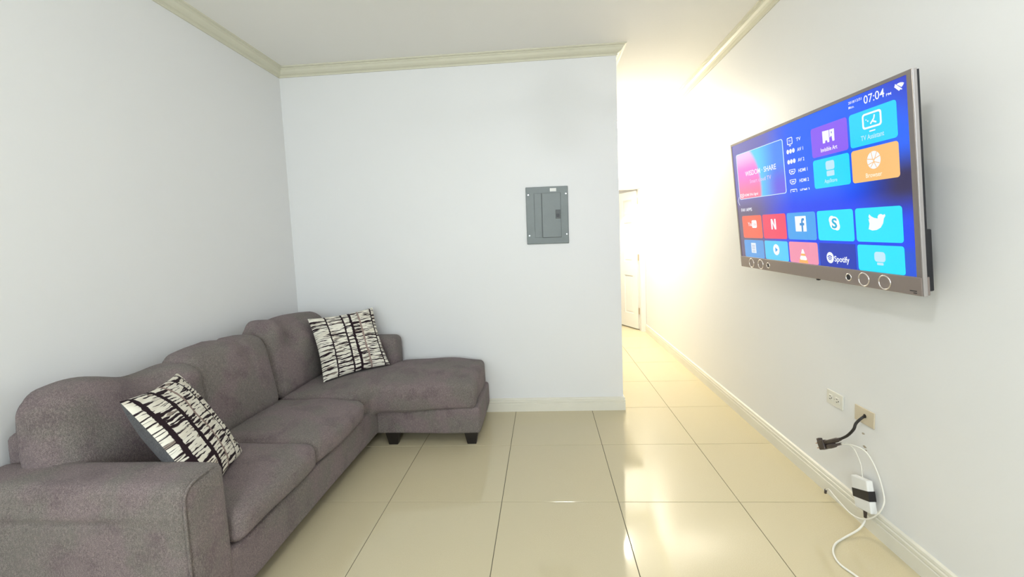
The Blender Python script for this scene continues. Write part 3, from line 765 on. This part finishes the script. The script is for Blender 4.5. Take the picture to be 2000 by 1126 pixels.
for dy in (.024, -.024):
    bm = bmesh.new(); add_box(bm, XR-.0095, XR-.006, OUT.y+dy-.015, OUT.y+dy+.015, OUT.z-.016, OUT.z+.016, .002, 1)
    so = from_bm('socket', bm, M['plate'], out, False, OUT)
    bm = bmesh.new()
    for dz in (-.007, .007): add_box(bm, XR-.0102, XR-.0092, OUT.y+dy-.001, OUT.y+dy+.008, OUT.z+dz-.0014, OUT.z+dz+.0014)
    add_tube(bm, [(XR-.0092, OUT.y+dy-.008, OUT.z), (XR-.0102, OUT.y+dy-.008, OUT.z)], .003, 8)
    from_bm('slots', bm, M['slot'], so, False, OUT)
bm = bmesh.new(); add_tube(bm, [(XR-.006, OUT.y, OUT.z), (XR-.008, OUT.y, OUT.z)], .003, 10); from_bm('screw', bm, M['screw'], out, False, OUT)
BP = Vector((XR, -.145, .500))
blank = tag(empty('blank_wall_plate', BP), 'tan blank wall plate with a hole that a black cable leaves by', 'wall plate')
box('cover_plate', M['plate_tan'], XR-.006, XR, BP.y-.057, BP.y+.057, BP.z-.036, BP.z+.036, blank, .002, BP)
hp = pix(1689, 812, 0, XR-.006)
bm = bmesh.new(); add_tube(bm, [(XR-.005, hp.y, hp.z), (XR-.0068, hp.y, hp.z)], .009, 16); from_bm('hole', bm, M['slot'], blank, False, BP)

# black cable to the plug cluster
hang = tag(empty('black_cable', Vector((XR-.01, hp.y, hp.z))), 'short black power cord hanging from the tan wall plate', 'cord')
cpts = [Vector((XR-.004, hp.y, hp.z)), pix(1684, 815, 0, 2.258), pix(1672, 826, 0, 2.238), pix(1667, 838, 0, 2.228), pix(1655, 850, 0, 2.218), pix(1641, 857, 0, 2.212)]
tube('cord', M['black_cable'], catmull(cpts), .0058, hang, hang.location)
e0 = pix(1641, 857, 0, 2.212); e1 = pix(1613, 864, 0, 2.206)
tube('connector', M['brown_plastic'], [e0, e0.lerp(e1, .15), e0.lerp(e1, .2), e1], [.007, .008, .0105, .0115], hang, hang.location, 12)
d1 = pix(1608, 868, 0, 2.204)
cl = tag(empty('plug_adapter', d1), 'dark brown plug cluster with metal prongs held by the black cord', 'plug')
ax = (e1-e0).normalized(); side = Vector((0, ax.z, -ax.y)).normalized()*-1; outn = ax.cross(side).normalized()
def oriented_box(name, m, c0, hx, hy, hz, parent, bevel=.002):
    bm = bmesh.new(); add_box(bm, -hx, hx, -hy, hy, -hz, hz, bevel)
    R_ = Matrix((ax, side, outn)).transposed().to_4x4(); bmesh.ops.transform(bm, matrix=Matrix.Translation(c0-parent.location) @ R_, verts=bm.verts)
    return from_bm(name, bm, m, parent)
oriented_box('plug_body', M['brown_plastic'], d1, .022, .021, .014, cl, .004)
M['copper'] = mat('dull_copper', (.55, .36, .27, 1), .35, metal=.8)
oriented_box('prong', M['copper'], d1+ax*.034+side*.014, .014, .0018, .004, cl, 0); oriented_box('prong', M['copper'], d1+ax*.034-side*.008, .014, .0018, .004, cl, 0)
oriented_box('prong_guard', M['brown_plastic'], d1+ax*.028+Vector((0, 0, .026)), .010, .012, .010, cl, .003)
tube('loose_prong', M['copper'], [pix(1606, 869, 0, 2.20), pix(1600, 868, 0, 2.20), pix(1599.5, 857, 0, 2.20)], .0022, cl, cl.location, 6)
f0 = pix(1614, 872, 0, 2.206); f1 = pix(1643, 866, 0, 2.214)
tube('side_connector', M['brown_plastic'], [f0, f0.lerp(f1, .3), f0.lerp(f1, .6), f0.lerp(f1, .62), f1], [.010, .0115, .010, .006, .005], cl, cl.location, 12)

# white adapter with black tape
ad_c = [pix(1672, 935, 0, 2.235), pix(1702.5, 940, 0, 2.235), pix(1709.5, 999, 0, 2.235), pix(1671, 989.6, 0, 2.235)]
ay0, ay1 = -.258, -.160; az0, az1 = .098, .235
AD = Vector((2.245, (ay0+ay1)/2, az0))
adp = tag(empty('power_adapter', AD), 'white box power adapter wrapped with black tape hanging over the baseboard', 'adapter')
bm = bmesh.new(); add_box(bm, 2.234, 2.262, ay0, ay1, az0, az1, .005, 3)
sh = Matrix(((1, 0, 0, 0), (0, 1, 0, 0), (0, -.30, 1, 0), (0, 0, 0, 1)))           # it hangs askew
def askew(bm):
    bmesh.ops.translate(bm, verts=bm.verts, vec=-AD)
    bmesh.ops.transform(bm, matrix=Matrix.Rotation(math.radians(-14), 4, 'X'), verts=bm.verts)
askew(bm); from_bm('adapter_body', bm, M['white_plastic'], adp)
bm = bmesh.new(); add_box(bm, 2.2332, 2.2628, ay0-.0012, ay1+.0012, .148, .190); 
for v in bm.verts:
    if v.co.y > -.2: v.co.z += -.006 if v.co.z < .17 else -.012
    else: v.co.z += .002
askew(bm); from_bm('tape_band', bm, M['tape'], adp)
c0 = pix(1690, 994, 0, 2.246); c1 = pix(1690, 1010, 0, 2.243)
tube('cord_plug', M['brown_plastic'], [c0+Vector((0, 0, .02)), c0, c1], [.008, .008, .006], adp, AD)
wa = [c1] + [pix(1687, 1021, 0, 2.236), pix(1676, 1034, 2, .018), pix(1648, 1050, 2, .005), pix(1632, 1061, 2, .005), pix(1627, 1075, 2, .005), pix(1632, 1090, 2, .005),
             pix(1644, 1104, 2, .005), pix(1672, 1124, 2, .005), pix(1705, 1150, 2, .005), pix(1735, 1190, 2, .005)]
tag(tube('white_cable', M['white_cable'], catmull(wa), .0042), 'white cable looping out over the tiles from the taped adapter', 'cable')
wb = [pix(1643, 866, 0, 2.214), pix(1665.5, 869, 0, 2.226), pix(1690, 881, 0, 2.246), pix(1708, 909, 0, 2.262), pix(1720, 941, 0, 2.268), pix(1727, 972, 0, 2.262),
      pix(1725, 987, 0, 2.250), pix(1716.5, 1001, 0, 2.240), pix(1700.7, 1011.5, 0, 2.234), pix(1681.4, 1012.5, 0, 2.228), pix(1662, 1002.6, 0, 2.224), pix(1643, 983, 0, 2.226),
      pix(1627, 964.5, 0, 2.230), pix(1619, 955, 0, 2.232), pix(1613, 955.5, 0, 2.236)]
wc = empty('charging_cable', wb[-1]); tag(wc, 'thin white cable arching from the plug cluster down to the baseboard', 'cable')
tube('wire', M['white_cable'], catmull(wb), .0031, wc, wc.location)
tube('cable_tip', M['brown_plastic'], [wb[-1], pix(1612, 962, 0, 2.238)], .006, wc, wc.location)
wd = [pix(1640, 862, 0, 2.214), pix(1655, 866, 0, 2.225), pix(1669, 878, 0, 2.240), pix(1681, 906, 0, 2.252), pix(1685, 938, 0, 2.250)]
tag(tube('adapter_wire', M['white_cable'], catmull(wd), .0019), 'thin pale wire from the plug cluster into the taped adapter', 'wire')
# chips in the paint below the plate
M['chip'] = mat('bare_plaster', (.42, .36, .28, 1), .9)
for (u, v, a, b_) in ((1686, 846, .010, .005), (1689, 872, .012, .006), (1692, 879, .006, .003)):
    p = pix(u, v, 0, XR)
    bm = bmesh.new(); n_ = 9
    vsx = [bm.verts.new((XR-.0006, p.y+a*math.cos(2*math.pi*k/n_)*random.uniform(.6, 1.1), p.z+b_*math.sin(2*math.pi*k/n_)*random.uniform(.6, 1.1))) for k in range(n_)]
    f = bm.faces.new(vsx); r = bmesh.ops.extrude_face_region(bm, geom=[f]); bmesh.ops.translate(bm, verts=[g for g in r['geom'] if isinstance(g, bmesh.types.BMVert)], vec=(.001, 0, 0))
    from_bm('paint_chip', bm, M['chip'], wall_right)
